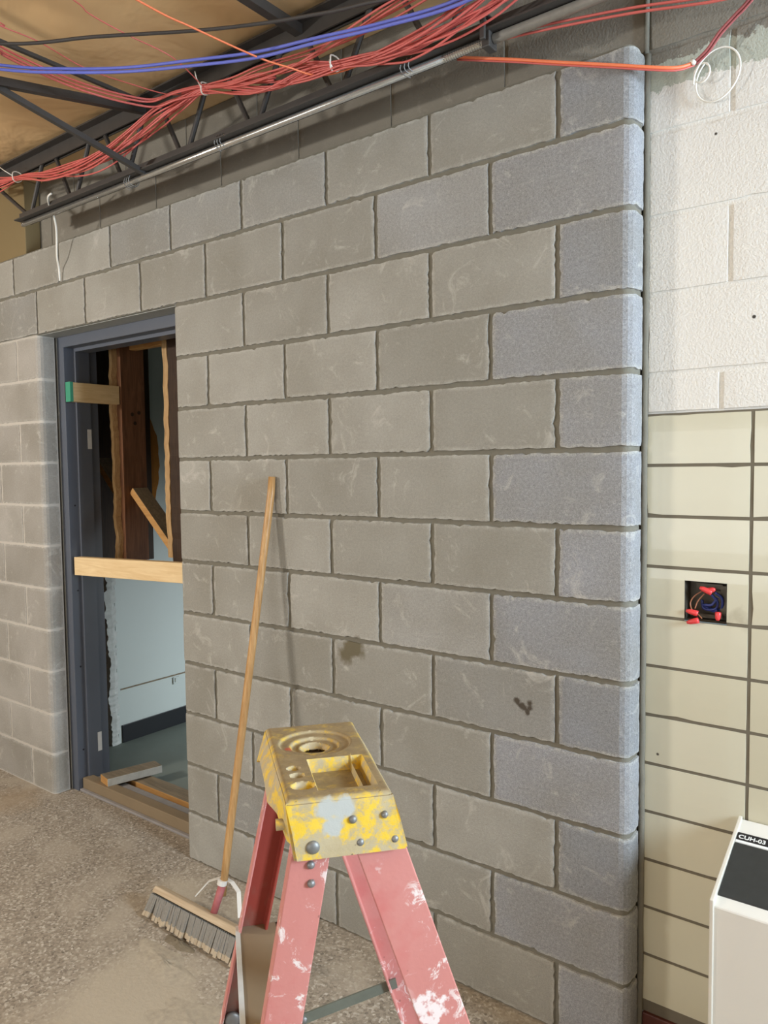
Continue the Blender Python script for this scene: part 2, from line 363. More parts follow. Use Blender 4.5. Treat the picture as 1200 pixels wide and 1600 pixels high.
# block courses: every block face is a grid whose rim is ragged and turns back to the joint
def lay(mb, rows, mp, joint=0.0125, depth=0.008, pitch=0.013, jit=0.0019, cmi=0, hole=None, chip=0.0):
    mb.cur = cmi
    for (z0, z1, blocks) in rows:
        for (s0, s1, tone) in blocks:
            mb.t = tone
            a0, a1, b0, b1 = s0 + joint / 2, s1 - joint / 2, z0 + joint / 2, z1 - joint / 2
            if hole and hole[0] > a0 and hole[1] < a1 and hole[3] > b0 and hole[2] < b1:
                xs = [a0, hole[0], hole[1], a1]; zs = sorted(set([b0, max(b0, hole[2]), min(b1, hole[3]), b1]))
                sk = True
            else:
                nx = max(2, int(round((a1 - a0) / pitch))); nz = max(2, int(round((b1 - b0) / pitch)))
                xs = [a0 + (a1 - a0) * i / nx for i in range(nx + 1)]; zs = [b0 + (b1 - b0) * i / nz for i in range(nz + 1)]
                sk = False
            X, Z = len(xs), len(zs)
            slope = random.uniform(-1, 1) * jit * 0.8
            idx = {}; rim = []
            for i in range(X):
                for j in range(Z):
                    edge = i in (0, X - 1) or j in (0, Z - 1)
                    x, z, d = xs[i], zs[j], 0.0
                    if edge and jit:
                        r = random.random(); e = abs(random.gauss(0, jit)) + (0.004 * random.random() if r > 0.93 else 0) + slope * math.sin(i * 0.3 + j * 0.5)
                        if i == 0: x += e
                        if i == X - 1: x -= e
                        if j == 0: z += e
                        if j == Z - 1: z -= e
                        d = 0.0008
                        if i in (0, X - 1) and j in (0, Z - 1): d = 0.0016
                    mb.t = (tone[0], tone[1], tone[2], 1.0 if edge else 0.0); idx[i, j] = mb.vert(mp(x, z, d))
                    if edge: rim.append((i, j, x, z))
            for i in range(X - 1):
                for j in range(Z - 1):
                    if sk:
                        cx = (xs[i] + xs[i + 1]) / 2; cz = (zs[j] + zs[j + 1]) / 2
                        if hole[0] < cx < hole[1] and hole[2] < cz < hole[3]: continue
                    mb.face([idx[i, j], idx[i + 1, j], idx[i + 1, j + 1], idx[i, j + 1]])
            loop = [(i, 0) for i in range(X)] + [(X - 1, j) for j in range(1, Z)] + [(i, Z - 1) for i in range(X - 2, -1, -1)] + [(0, j) for j in range(Z - 2, 0, -1)]
            pos = {(i, j): (x, z) for i, j, x, z in rim}
            back = []
            for (i, j) in loop:
                x, z = pos[i, j]; o = 0.0012
                x += (-o if i == 0 else o if i == X - 1 else 0); z += (-o if j == 0 else o if j == Z - 1 else 0)
                back.append(mb.vert(mp(x, z, depth + 0.002)))
            L = len(loop)
            for k in range(L):
                a, b = loop[k], loop[(k + 1) % L]
                mb.face([idx[b], idx[a], back[k], back[(k + 1) % L]])

def bull(X0, R, side=1):
    """maps (s, z, d): flat front at y=0, a bullnose of radius R at x=X0, then a return running back (side=+1 faces +x)"""
    def f(s, z, d):
        u = s - X0
        if u <= -R: return (s, d, z)
        arc = R * math.pi / 2
        if u <= -R + arc:
            t = (u + R) / R
            return (X0 - R + (R - d) * math.sin(t), R - (R - d) * math.cos(t), z)
        return (X0 - d, R + (u + R - arc), z)
    return f
U = 0.2032
DZ = [-.011, .006, -.001, -.004, -.001, .004, .002, .008, .003, .003, .001, -.006, -.003, 0]
BED = [(13 - j) * U + DZ[j] for j in range(14)]
YOLD = 0.088
R1 = 0.030
RET = -R1 + R1 * math.pi / 2 + (YOLD - 0.004 - R1)          # s length past the corner
XL, XR = -14 * U, -9 * U + 0.012
mbw = MB()
mpR = bull(0.0, R1)
def mp_mid(s, z, d):
    if s < XR: return (XR + d, (XR - s), z)
    return mpR(s, z, d)
mpL = bull(XL, 0.028)
def tone_for(n_right, left=False):
    cor = 1.0 if n_right < 0.5 else (0.55 if (n_right < 2.6 and random.random() < 0.12) else (0.3 if random.random() < 0.10 else 0.0))
    return (cor, random.random(), 1.0 if left else 0.0)
rows_top = []; rows_r = []; rows_l = []
for i in range(13):
    zt, zb = BED[i], BED[i + 1]
    odd = (i % 2 == 0)                                     # joints at odd n
    js = [n for n in range(0, 20) if (n % 2 == 1) == odd]
    if js[0] != 0: js = [0] + js
    if i < 2:
        bl = []
        for a, b in zip(js, js[1:]):
            e = RET if a == 0 else -a * U
            bl.append((-b * U, e, tone_for(a)))
        rows_top.append((zb, zt, bl))
    else:
        bl = []
        for a, b in zip(js, js[1:]):
            if a >= 9: break
            e = RET if a == 0 else -a * U
            st = -b * U
            if b >= 9: st = XR - 0.075
            bl.append((st, e, tone_for(a)))
        rows_r.append((zb, zt, bl))
        bl = []
        jl = [14] + [n for n in js if n > 14]
        for a, b in zip(jl, jl[1:]):
            e = XL + 0.028 * (math.pi / 2 - 1) + YOLD - 0.032 if a == 14 else -a * U
            bl.append((-b * U, e, tone_for(9, True)))
        rows_l.append((zb, zt, bl))
lay(mbw, rows_top, mpR); lay(mbw, rows_r, mp_mid); lay(mbw, rows_l, mpL, jit=0.0012, depth=0.005)
# mortar sheets behind the faces (same profile, 6 mm back), plus soffit over the door and the top ledge
def sheet(mb, mp, s_list, z0, z1, d, tone):
    mb.cur = 1; mb.t = tone
    nz = max(1, int((z1 - z0) / 0.05))
    g = [[mb.vert(mp(s, z0 + (z1 - z0) * j / nz, d)) for j in range(nz + 1)] for s in s_list]
    for i in range(len(s_list) - 1):
        for j in range(nz): mb.face([g[i][j], g[i + 1][j], g[i + 1][j + 1], g[i][j + 1]])
def slist(a, b, X0, R):
    out = [a]; x = a
    while x < X0 - R - 0.05: x += 0.05; out.append(x)
    arc = R * math.pi / 2
    out += [X0 - R + arc * k / 8 for k in range(9)]; out.append(b); return out
sheet(mbw, mpR, slist(-3.66, RET, 0, R1), BED[2] + 0.004, BED[0], 0.0068, (0, .5, 0))
sheet(mbw, mp_mid, [XR - 0.075, XR] + slist(XR + 0.001, RET, 0, R1)[1:], 0, BED[2] + 0.004, 0.0068, (0, .5, 0))
sheet(mbw, mpL, slist(-3.66, XL + 0.028 * (math.pi / 2 - 1) + YOLD - 0.032, XL, 0.028), 0, BED[2] + 0.004, 0.0036, (0, .5, 1))
mbw.cur = 0; mbw.t = (0, 0.5, 0)
mbw.quad((-3.66, 0.006, BED[0]), (-0.03, 0.006, BED[0]), (-0.006, YOLD, BED[0]), (-3.66, YOLD, BED[0]))
mbw.quad((-3.66, 0.001, BED[2] + .001), (-3.66, YOLD, BED[2] + .001), (XR, YOLD, BED[2] + .001), (XR, 0.001, BED[2] + .001))
struct(mbw.build('wall_front', [M['block'], M['mortar']]))

# old wall behind it: bare block above, painted block, glazed tile below
def flat(y):
    return lambda s, z, d: (s, y + d, z)
mo = MB()
zb_old = [1.719, 1.822, 2.026, 2.222, 2.430, 2.634, 2.838, 2.99]
rows = []
for k in range(7):
    z0, z1 = zb_old[k], zb_old[k + 1]
    offs = 0.207 if k in (2, 4) else (0.19 if k == 0 else (0.004 if k != 6 else 0.207))
    if k < 4: xs = [0.004] + ([offs] if offs > .1 else []) + [offs + 0.4064 * n for n in range(1, 8)]
    else: xs = [offs + 0.4064 * n for n in range(-9, 8)]
    rows.append((z0, z1, [(a, b, (0, random.random(), 0)) for a, b in zip(xs, xs[1:]) if b > a + 0.02]))
lay(mo, rows, flat(YOLD + 0.002), joint=0.013, depth=0.0055, pitch=0.03, jit=0.0006)
mo.cur = 0; mo.t = (0, .5, 0)
mo.quad((-3.8, YOLD + .0070, 2.43), (3.0, YOLD + .0070, 2.43), (3.0, YOLD + .0070, 2.99), (-3.8, YOLD + .0070, 2.99))
mo.quad((-0.02, YOLD + .0070, 1.719), (3.0, YOLD + .0070, 1.719), (3.0, YOLD + .0070, 2.43), (-0.02, YOLD + .0070, 2.43))
# body of the old wall round the door (seen only in the reveal)
mo.box(-3.8, -2.85, YOLD + .006, 0.27, 0, 2.99); mo.box(XR + .03, -0.02, YOLD + .006, 0.27, 0, 2.99); mo.box(-2.85, XR + .03, YOLD + .006, 0.27, 2.24, 2.99)
struct(mo.build('wall_back', [M['old']]))
TZ = [1.719 - 0.1325 * k for k in range(0, 13)]
mt = MB(); HOLE = (0.109, 0.211, 1.190, 1.291)
rows = []
for k in range(12):
    z1, z0 = TZ[k], max(TZ[k + 1], 0.128)
    xs = [0.006] + [0.264 + 0.305 * n for n in range(9)]
    rows.append((z0, z1, [(a, b, (0, random.random(), 0)) for a, b in zip(xs, xs[1:])]))
lay(mt, rows, flat(YOLD), joint=0.0085, depth=0.0025, pitch=0.04, jit=0.0002, hole=(HOLE[0], HOLE[1], 1.19, 1.291))
mt.cur = 1
yg = YOLD + 0.002
for x0, x1, z0, z1 in ((-0.01, HOLE[0], .1, 1.72), (HOLE[1], 3.0, .1, 1.72), (HOLE[0], HOLE[1], .1, HOLE[2] - .004), (HOLE[0], HOLE[1], HOLE[3], 1.72)):
    mt.quad((x0, yg, z0), (x1, yg, z0), (x1, yg, z1), (x0, yg, z1))
struct(mt.build('wall_tile_right', [M['tile'], M['grout']]))
mc = MB(); mc.t = (0, .4, 0)
pts = [(0.004 + random.uniform(-.0012, .0012), YOLD - 0.003, z / 60 * 2.63) for z in range(61)]
mc.tube(pts, 0.0085, 8); mc.tube([(0.0, YOLD - .001, 2.63), (0.001, YOLD, 2.98)], 0.007, 6)
struct(mc.build('trim_mortar_bead', [M['mortar']], smooth=True))
mbb = MB(); mbb.box(0.012, 3.0, YOLD - 0.008, YOLD + .01, 0, 0.1); mbb.box(0.012, 3.0, YOLD - .014, YOLD - .008, 0, .012)
struct(mbb.build('baseboard_right', M['redbase'], bevel=0.004))

# floor, ceiling, rest of the room
def plane(name, pts, mat):
    m = MB(); m.quad(*pts); return struct(m.build(name, mat))
plane('floor', [(-5.5, -6.5, 0), (3.0, -6.5, 0), (3.0, 0.19, 0), (-5.5, 0.19, 0)], M['floor'])
mk = MB(); nx, ny = 85, 66
g = {}
for i in range(nx + 1):
    for j in range(ny + 1):
        x = -5.5 + 8.5 * i / nx; y = -6.5 + 6.6 * j / ny
        sag = 0.012 * math.sin(x * 5.2 + 1.3 * math.sin(y * 3)) * math.sin(y * 4.1 + 0.7) + 0.006 * math.sin(x * 11 + y * 7)
        g[i, j] = mk.vert((x, y, 2.985 + sag * min(1, max(0, -y) * 3)))
for i in range(nx):
    for j in range(ny): mk.face([g[i, j], g[i, j + 1], g[i + 1, j + 1], g[i + 1, j]])
struct(mk.build('ceiling', M['kraft'], smooth=True))
mw = MB()
mw.box(3.0, 3.12, -6.5, 0.3, 0, 0.85); mw.box(3.0, 3.12, -6.5, 0.3, 2.55, 3.0)
mw.box(3.0, 3.12, -6.5, -2.9, .85, 2.55); mw.box(3.0, 3.12, -0.4, 0.3, .85, 2.55)
struct(mw.build('wall_right', M['drywall']))
mw = MB(); mw.box(3.02, 3.1, -2.9, -2.85, .85, 2.55); mw.box(3.02, 3.1, -.45, -.4, .85, 2.55); mw.box(3.02, 3.1, -2.85, -.45, .85, .9); mw.box(3.02, 3.1, -2.85, -.45, 2.5, 2.55); mw.box(3.03, 3.09, -1.68, -1.63, .9, 2.5)
struct(mw.build('window_1', M['enamel']))
mw = MB(); mw.box(-5.6, 3.12, -6.6, -6.5, 0, 3.0); struct(mw.build('wall_rear', M['drywall']))
mw = MB(); mw.box(-5.6, -5.5, -6.5, 0.1, 0, 3.0); struct(mw.build('wall_left', M['drywall']))
mw = MB(); mw.box(-5.5, -3.66, 0.0, 0.27, 0, 3.0); mw.box(-3.66, -2.945, 0.012, YOLD, BED[0] + .001, 2.98)
struct(mw.build('trim_bulkhead', M['tan'], bevel=0.003))

# ------------------------------------------------------------------ door frame (hollow steel) in the old wall
md = MB()
FY = 0.098
def jamb_profile():   # (depth y, projection into the opening) from the front face back
    return [(FY + .014, 0.0), (FY, 0.0), (FY, 0.051), (FY + .002, .053), (FY + .050, .053), (FY + .052, .069), (FY + .125, .069), (FY + .127, .053), (FY + .175, .053), (FY + .177, .0)]
prof = jamb_profile(); HX0, HX1, HZ = XL - .004, XR + .016, 2.236
for (x0, sg) in ((HX0, 1), (HX1, -1)):
    lo = [md.vert((x0 + sg * p, y, 0)) for y, p in prof]; hi = [md.vert((x0 + sg * p, y, HZ - p)) for y, p in prof]
    for k in range(len(prof) - 1): md.face([lo[k], lo[k + 1], hi[k + 1], hi[k]] if sg > 0 else [lo[k + 1], lo[k], hi[k], hi[k + 1]])
a = [md.vert((HX0 + p, y, HZ - p)) for y, p in prof]; b = [md.vert((HX1 - p, y, HZ - p)) for y, p in prof]
for k in range(len(prof) - 1): md.face([a[k], a[k + 1], b[k + 1], b[k]])
door = struct(md.build('door_1', M['frame']))
xj = HX0 + 0.069
for (y, z) in ((0.212, 1.745), (0.212, 0.222)):
    s = MB(); s.box(xj, xj + .0012, y - .011, y + .011, z - .048, z + .048); s.build('paper_label', M['sticker'], door)
for z in (1.42, 1.0, 0.62, 0.20, 1.95):
    s = MB(); s.tube([(HX0 + .0529, .131, z), (HX0 + .0535, .131, z)], .005, 10); s.build('anchor_hole', M['label'], door)
s = MB(); s.hexa([(-3.0, .01, 2.233), (XR, .01, 2.233), (XR, .096, 2.233), (-3.0, .096, 2.233), (-3.0, .01, 2.239), (XR, .01, 2.239), (XR, .096, 2.239), (-3.0, .096, 2.239)])
struct(s.build('trim_steel_lintel', M['lintel']))

# ------------------------------------------------------------------ what shows through the doorway
mf = MB(); mf.box(-3.26, -3.207, 0.60, 4.0, 0, 2.9)
struct(mf.build('wall_far_left', M['farwall']))
mf = MB(); mf.box(-3.207, -3.199, 0.62, 4.0, 0.0, 0.105)
struct(mf.build('baseboard_far_left', M['blackbase'], bevel=0.002))
mf = MB(); mf.box(-3.207, -3.203, 0.62, 4.0, 0.312, 0.320)
struct(mf.build('trim_wall_seam', M['greyw']))
mf = MB(); mf.box(-5.5, 1.0, 4.0, 4.1, 0, 2.9); struct(mf.build('wall_far_back', M['farwall']))
mf = MB(); mf.box(-0.5, -0.4, 0.3, 4.0, 0, 2.9); struct(mf.build('wall_far_right', M['farwall']))
mf = MB(); mf.box(-5.5, 1.0, .272, 4.1, 2.75, 2.8); struct(mf.build('ceiling_far_room', M['darkw_shade']))
mf = MB(); mf.quad((-5.5, 0.19, 0.0), (1.0, 0.19, 0.0), (1.0, 4.0, 0.0), (-5.5, 4.0, 0.0)); struct(mf.build('floor_far_room', M['farfloor']))
# torn edge of the plaster
mp_ = MB(); n = 190
prev = None
for k in range(n + 1):
    z = 2.7 * k / n
    y0 = 0.548 + random.uniform(-.004, .004) + .006 * math.sin(z * 17) + .004 * math.sin(z * 41) - (0.02 if .75 < z < .9 else 0); x = -3.203 + random.uniform(-.004, .006)
    r = [mp_.vert((-3.27, y0, z)), mp_.vert((x, y0, z)), mp_.vert((x + random.uniform(0, .006), (y0 + .61) / 2, z)), mp_.vert((-3.207, 0.602 + random.uniform(-.006, .012), z))]
    if prev:
        for j in range(3): mp_.face([prev[j], prev[j + 1], r[j + 1], r[j]])
    prev = r
tag(mp_.build('torn_plaster_edge', M['plaster']), 'ragged white broken plaster edge at the near end of the pale blue wall', 'plaster')
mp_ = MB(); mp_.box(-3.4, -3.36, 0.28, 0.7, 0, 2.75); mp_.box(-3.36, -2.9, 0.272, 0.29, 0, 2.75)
struct(mp_.build('wall_cavity_shade', M['darkw_shade']))  # dark backing added to stand for the shade behind the jamb
# bracket on the seam
m = MB()
for k in range(3): m.box(-3.20, -3.175, .50 + .12 * k, .614 + .12 * k, 1.06, 2.74)
tag(m.build('cavity_shade_boards', M['darkw_shade'], bevel=.002), 'dark brown shade-imitating boarding in the cavity between the steel jamb and the brown post', 'backing')  # dark boards added over the wall where it lies in shade
s = MB(); s.box(-3.203, -3.196, .985, 1.03, .262, .305); s.box(-3.196, -3.190, .995, 1.02, .275, .30)
tag(s.build('wall_outlet', M['farwall'], bevel=.002), 'small pale socket plate low on the pale blue wall seen under the pine spreader', 'socket')

def ragged_plank(name, x0, x1, y0, y1, z0, z1, mat, amp, parent=None, edge='y0', step=0.03, wander=0.0):
    m = MB(); n = int((z1 - z0) / step); prev = None; w = 0
    for k in range(n + 1):
        z = z0 + (z1 - z0) * k / n; w += random.uniform(-1, 1) * wander; w *= 0.9
        e = random.uniform(-amp, amp) + w
        a0, b0 = x0, y0
        xx0, xx1, yy0, yy1 = x0, x1, y0, y1
        if edge == 'y0': yy0 += e
        if edge == 'x0': xx0 += e
        if edge == 'x1': xx1 += e
        if edge == 'y1': yy1 += e
        if edge == 'shift': xx0 += e; xx1 += e
        r = [m.vert((xx0, yy0, z)), m.vert((xx1, yy0, z)), m.vert((xx1, yy1, z)), m.vert((xx0, yy1, z))]
        if prev:
            for j in range(4): m.face([prev[j], prev[(j + 1) % 4], r[(j + 1) % 4], r[j]])
        else: m.face(r[::-1])
        prev = r
    m.face(prev); return m.build(name, mat, parent)
post = empty('timber_post', (-2.75, .42, 1.1))
tag(post, 'wide dark brown old timber post with a pale ragged left edge beyond the doorway', 'post')
o = ragged_plank('plank', -.035, .02, -.055, .082, .02, 1.45, M['oldw'], .0, post)
o = ragged_plank('ragged_edge', -.035, -.012, -.085, -.052, .0, 1.45, M['oldw_l'], .004, post, 'shift', .025, .006)
for dy, dz in ((.005, .775), (.045, .785), (.02, .73)):
    s = MB(); s.tube([(.0195, dy, dz), (.0215, dy, dz)], .010, 10); s.build('knot', M['darkw_shade'], post)
st = empty('timber_stud', (-2.33, .36, 1.16))
tag(st, 'narrow old timber stud with a pale left edge at the right side of the doorway', 'stud')
ragged_plank('pale_edge', -.035, .0, -.012, .01, .01, 1.4, M['oldw_l'], .003, st, 'shift', .03, .004)
ragged_plank('stud_body', .0, .14, -.01, .05, -.02, 1.4, M['darkw_shade'], .002, st)
s = MB(); s.box(-2.75, -2.30, .42, .46, 2.20, 2.29)
tag(s.build('timber_top_plate', M['sidew'], bevel=.003), 'horizontal timber plate high up between the brown post and the narrow stud', 'timber')
def beam(name, a, b, w, h, label, mats=None, cat='timber'):
    a = Vector(a); b = Vector(b); m = MB(); d = (b - a).normalized(); sd = Vector((0, 1, 0)); u = d.cross(sd); u = -u if u.z < 0 else u
    p = [a, b, b + sd * w, a + sd * w]
    m.hexa([p[0] - u * h, p[1] - u * h, p[2] - u * h, p[3] - u * h, p[0], p[1], p[2], p[3]])
    m.mi = [1, 0, 1, 1, 1, 1]
    return tag(m.build(name, mats or [M['greyw'], M['sidew']], bevel=.002), label, cat)
beam('timber_brace', (-2.71, .40, 1.50), (-2.36, .40, 1.185), .09, .038, 'sloping timber brace between the brown post and the narrow stud beyond the doorway')
beam('timber_brace', (-3.06, .42, 1.66), (-2.83, .42, 1.44), .09, .038, 'short sloping timber brace left of the brown post, next to the steel jamb')
s = MB(); n = 16; prev = None
for k in range(n + 1):
    z = 1.36 + .58 * k / n; w = [.02, .035, .04, .045, .055, .06, .058, .066, .064, .06, .062, .058, .055, .04, .03, .018, .005][k]
    r = [s.vert((-3.2065, .83, z)), s.vert((-3.200, .85 + w * .6, z)), s.vert((-3.2065, .85 + w * 1.3, z))]
    if prev: s.face([prev[0], prev[1], r[1], r[0]]); s.face([prev[1], prev[2], r[2], r[1]])
    prev = r
tag(s.build('torn_paper', M['orangew']), 'torn amber paper strip stuck on the grey green wall right of the brown post', 'paper')

sp = MB(); sp.hexa([(-2.775, FY + .006, 1.082), (-1.86, FY + .006, 1.112), (-1.86, FY + .044, 1.112), (-2.775, FY + .044, 1.082),
                    (-2.775, FY + .006, 1.170), (-1.86, FY + .006, 1.199), (-1.86, FY + .044, 1.199), (-2.775, FY + .044, 1.170)])
tag(sp.build('pine_spreader', M['pine'], bevel=.002), 'fresh pale pine board wedged across the doorway at mid height', 'board')
ub = MB(); ub.box(-2.776, -2.738, .1, .36, 1.922, 2.014)
ubo = tag(ub.build('pine_cleat', M['pine_y'], bevel=.002), 'short pale pine board with a green end, near the top of the doorway', 'board')
g_ = MB(); g_.box(-2.777, -2.737, .092, .108, 1.921, 2.015); g_.build('green_end', M['green'], ubo)

# threshold
s = MB(); s.box(-2.79, XR + .02, .118, .172, 0.0, .062)
tag(s.build('sill_bar', M['brownbar'], bevel=.003), 'dusty brown bar lying across the foot of the doorway', 'sill')
s = MB(); s.box(-2.79, XR + .02, .172, .232, 0.0, .045); s.box(-2.79, XR + .02, .10, .118, 0, .012)
tag(s.build('sill_strip', M['concrete'], bevel=.003), 'grey concrete strip behind the brown bar at the foot of the doorway', 'sill')
s = MB(); s.box(-2.66, XR + .02, .262, .352, .0, .05); s.mi = [1, 0, 1, 1, 1, 1]
tag(s.build('sill_timber', [M['greyw'], M['sidew']], bevel=.002), 'long orange sided timber lying behind the concrete strip in the doorway', 'timber')
bl = MB(); A = Vector((-2.63, .135, .062)); B = Vector((-2.575, .41, .055)); d = (B - A).normalized(); sd = Vector((d.y, -d.x, 0)).normalized() * .044; up = Vector((0, 0, .038))
bl.hexa([A - sd, A + sd, B + sd, B - sd, A - sd + up, A + sd + up, B + sd + up, B - sd + up]); bl.mi = [0, 0, 1, 2, 0, 0]
tag(bl.build('timber_offcut', [M['greyw'], M['sidew'], M['plaster']], bevel=.002), 'short loose timber offcut with a white side, resting on the sill timbers', 'offcut')

# ------------------------------------------------------------------ electrical box in the tile
eb = empty('electrical_box', (.16, YOLD, 1.24))
tag(eb, 'open square electrical box with loose wires set in the cream tiles', 'electrical box')
m = MB(); w = .051; dp = .055
m.quad((-w, dp, -w), (w, dp, -w), (w, dp, w), (-w, dp, w))
m.quad((-w, .001, -w), (-w, dp, -w), (-w, dp, w), (-w, .001, w)); m.quad((w, .001, -w), (w, .001, w), (w, dp, w), (w, dp, -w))
m.quad((-w, .001, -w), (w, .001, -w), (w, dp, -w), (-w, dp, -w)); m.quad((-w, .001, w), (-w, dp, w), (w, dp, w), (w, .001, w))
m.box(-.03, .034, .03, .034, .03, .043); m.box(-.02, .034, .03, .034, -.046, -.036); m.box(.03, .044, .026, .03, -.03, .04)
m.build('box_shell', M['boxsteel'], eb)
def wire(pts, r, mat, name='wire'):
    q = MB(); q.tube(spline(pts, 5), r, 8); return q.build(name, mat, eb, smooth=True)
wire([(.02, .01, .025), (.035, .02, .01), (.03, .03, -.02), (.0, .03, -.02), (-.012, .02, -.01)], .0035, M['bluew'])
wire([(.012, .012, .018), (.024, .02, .0), (.018, .025, -.02), (-.01, .028, -.022), (-.015, .03, .0)], .0035, M['bluew'])
wire([(.024, .02, .01), (.012, .014, -.008), (-.008, .022, -.012), (.01, .03, -.026), (.024, .02, -.022)], .0035, M['bluew'])
wire([(-.01, .008, .026), (-.03, .008, .01), (-.038, .006, -.008), (-.032, .0, -.024)], .0016, M['brownwire'])
wire([(-.004, .01, .02), (-.02, .01, .0), (-.026, .004, -.02)], .0016, M['brownwire'])
wire([(-.026, .0, -.028), (-.014, -.004, -.034), (-.006, -.006, -.042)], .0015, M['brownwire'])
def nut(a, b):
    q = MB(); a = Vector(a); b = Vector(b); q.tube([a, a.lerp(b, .25), a.lerp(b, .8), b], [.0035, .0062, .0078, .0074], 10); q.build('wire_nut', M['nut'], eb, smooth=True)
nut((-.014, .0, .036), (.014, .006, .024)); nut((.022, .004, .034), (.004, .008, .028)); nut((-.046, -.002, -.026), (-.018, .002, -.032))
nut((.030, .0, -.044), (.030, .006, -.024)); nut((-.042, -.008, -.056), (-.014, -.006, -.047))

# ------------------------------------------------------------------ unit heater cabinet
cu = empty('heater_cabinet', (.247, YOLD, 0)); tag(cu, 'cream enamel heater cabinet with a black sloping top panel against the tiled wall', 'heater')
L_, D_ = 1.3, .268
ZF, ZB = .622, .708
m = MB(); m.hexa([(.004, -D_, .05), (L_, -D_, .05), (L_, -.004, .05), (.004, -.004, .05), (.004, -D_, ZF - .014), (L_, -D_, ZF - .014), (L_, -.004, ZB - .002), (.004, -.004, ZB - .002)])
m.box(.02, L_ - .02, -D_ + .03, -.01, 0, .05)
m.build('cabinet_body', M['enamel'], cu, bevel=.004)
m = MB()
m.hexa([(0, -D_ - .006, .05), (.009, -D_ - .006, .05), (.009, -.002, .05), (0, -.002, .05), (0, -D_ - .006, ZF), (.009, -D_ - .006, ZF), (.009, -.002, ZB + .004), (0, -.002, ZB + .004)])
m.build('side_edge', M['enamel_e'], cu, bevel=.002)
def slp(x, t, h=0.0):      # t 0 at the wall, 1 at the front
    return (x, -.002 - t * (D_ - .0), ZB - .002 - t * (ZB - .002 - (ZF - .014)) + h)
def slab(name, x0, x1, t0, t1, h0, h1, mat):
    m = MB(); m.hexa([slp(x0, t1, h0), slp(x1, t1, h0), slp(x1, t0, h0), slp(x0, t0, h0), slp(x0, t1, h1), slp(x1, t1, h1), slp(x1, t0, h1), slp(x0, t0, h1)]); return m.build(name, mat, cu)
slab('top_panel', .010, L_ - .01, .31, .885, -.001, .004, M['blackp'])
lab = slab('label_tape', .010, .16, .185, .272, -.001, .0035, M['label'])
slab('white_line', .010, .16, .275, .300, -.001, .004, M['letter'])
fc = bpy.data.curves.new('lettering', 'FONT'); fc.body = 'CUH-03'; fc.size = .0175; fc.extrude = .0004; fc.space_character = 1.0; fc.offset = .0003
fo = bpy.data.objects.new('lettering', fc); COL.objects.link(fo)
dg = bpy.context.evaluated_depsgraph_get(); me = bpy.data.meshes.new_from_object(fo.evaluated_get(dg)); bpy.data.objects.remove(fo)
lo = bpy.data.objects.new('lettering', me); COL.objects.link(lo); me.materials.clear(); me.materials.append(M['letter']); lo.parent = lab
q = slp(.0135, .254, .0042); lo.location = q; lo.rotation_euler = (math.atan2(.084, D_), 0, 0)

# ------------------------------------------------------------------ steel joist(s) under the deck
def make_joist():
    j = empty('bar_joist', (0, -.12, 2.702))
    m = MB()
    for dy in (-.024, .024):       # top chord: double angles
        m.box(-2.95, 2.9, dy - .022 if dy < 0 else dy - .018, dy + .018 if dy < 0 else dy + .022, .255, .261)
        m.box(-2.95, 2.9, dy - .003 + (.014 if dy < 0 else -.014), dy + .003 + (.014 if dy < 0 else -.014), .205, .261)
    m.build('top_chord', M['steel'], j)
    m = MB()
    for dy in (-.020, .020):
        m.box(-2.72, 2.9, dy - .018 if dy < 0 else dy - .014, dy + .014 if dy < 0 else dy + .018, .0, .005)
        m.box(-2.72, 2.9, dy - .0025 + (.010 if dy < 0 else -.010), dy + .0025 + (.010 if dy < 0 else -.010), 0, .036)
    m.build('bottom_chord', M['steel'], j)
    x = -2.66; k = 0
    m = MB(); m.tube([(-2.66, 0, .02), (-2.98, 0, .235)], .009, 8); m.build('web_rod', M['steel'], j)
    while x < 2.5:
        m = MB(); m.tube([(x + .02, 0, .02), (x + .14, 0, .24)], .009, 8); m.build('web_rod', M['steel'], j)
        m = MB(); m.tube([(x + .22, 0, .24), (x + .34, 0, .02)], .009, 8); m.build('web_rod', M['steel'], j)
        x += .361
    return j
def dup(root, loc):
    r = root.copy(); COL.objects.link(r); r.location = loc
    for ch in [o for o in COL.objects if o.parent == root]:
        c = ch.copy(); COL.objects.link(c); c.parent = r
    return r
j1 = make_joist(); tag(j1, 'black open web steel joist running along the top of the block wall', 'joist')
j2 = dup(j1, (0, -1.32, 2.702)); tag(j2, 'second black open web steel joist further out from the wall, beyond the upper left corner', 'joist')
m = MB(); m.bar((-1.80, -.13, 2.70), (-1.80, -1.30, 2.93), .018, .018)
tag(m.build('cross_bridging', M['steel']), 'black bridging bar rising from the joist bottom to the upper left', 'bridging')
m = MB(); m.bar((-1.79, -.13, 2.925), (-1.79, -1.30, 2.70), .026, .026)
tag(m.build('cross_bridging', M['steel']), 'black bridging bar falling from the joist top to the left edge', 'bridging')
m = MB(); m.bar((-1.775, -.13, 2.945), (-1.795, -1.30, 2.945), .013, .012)
tag(m.build('deck_bar', M['steel']), 'thin black bar flat under the insulation at the upper left', 'bridging')
m = MB(); m.bar((-1.0, -.13, 2.94), (-1.0, -1.30, 2.94), .03, .03)
tag(m.build('deck_bar', M['steel']), 'black bar under the insulation meeting the joist near the top middle', 'bridging')
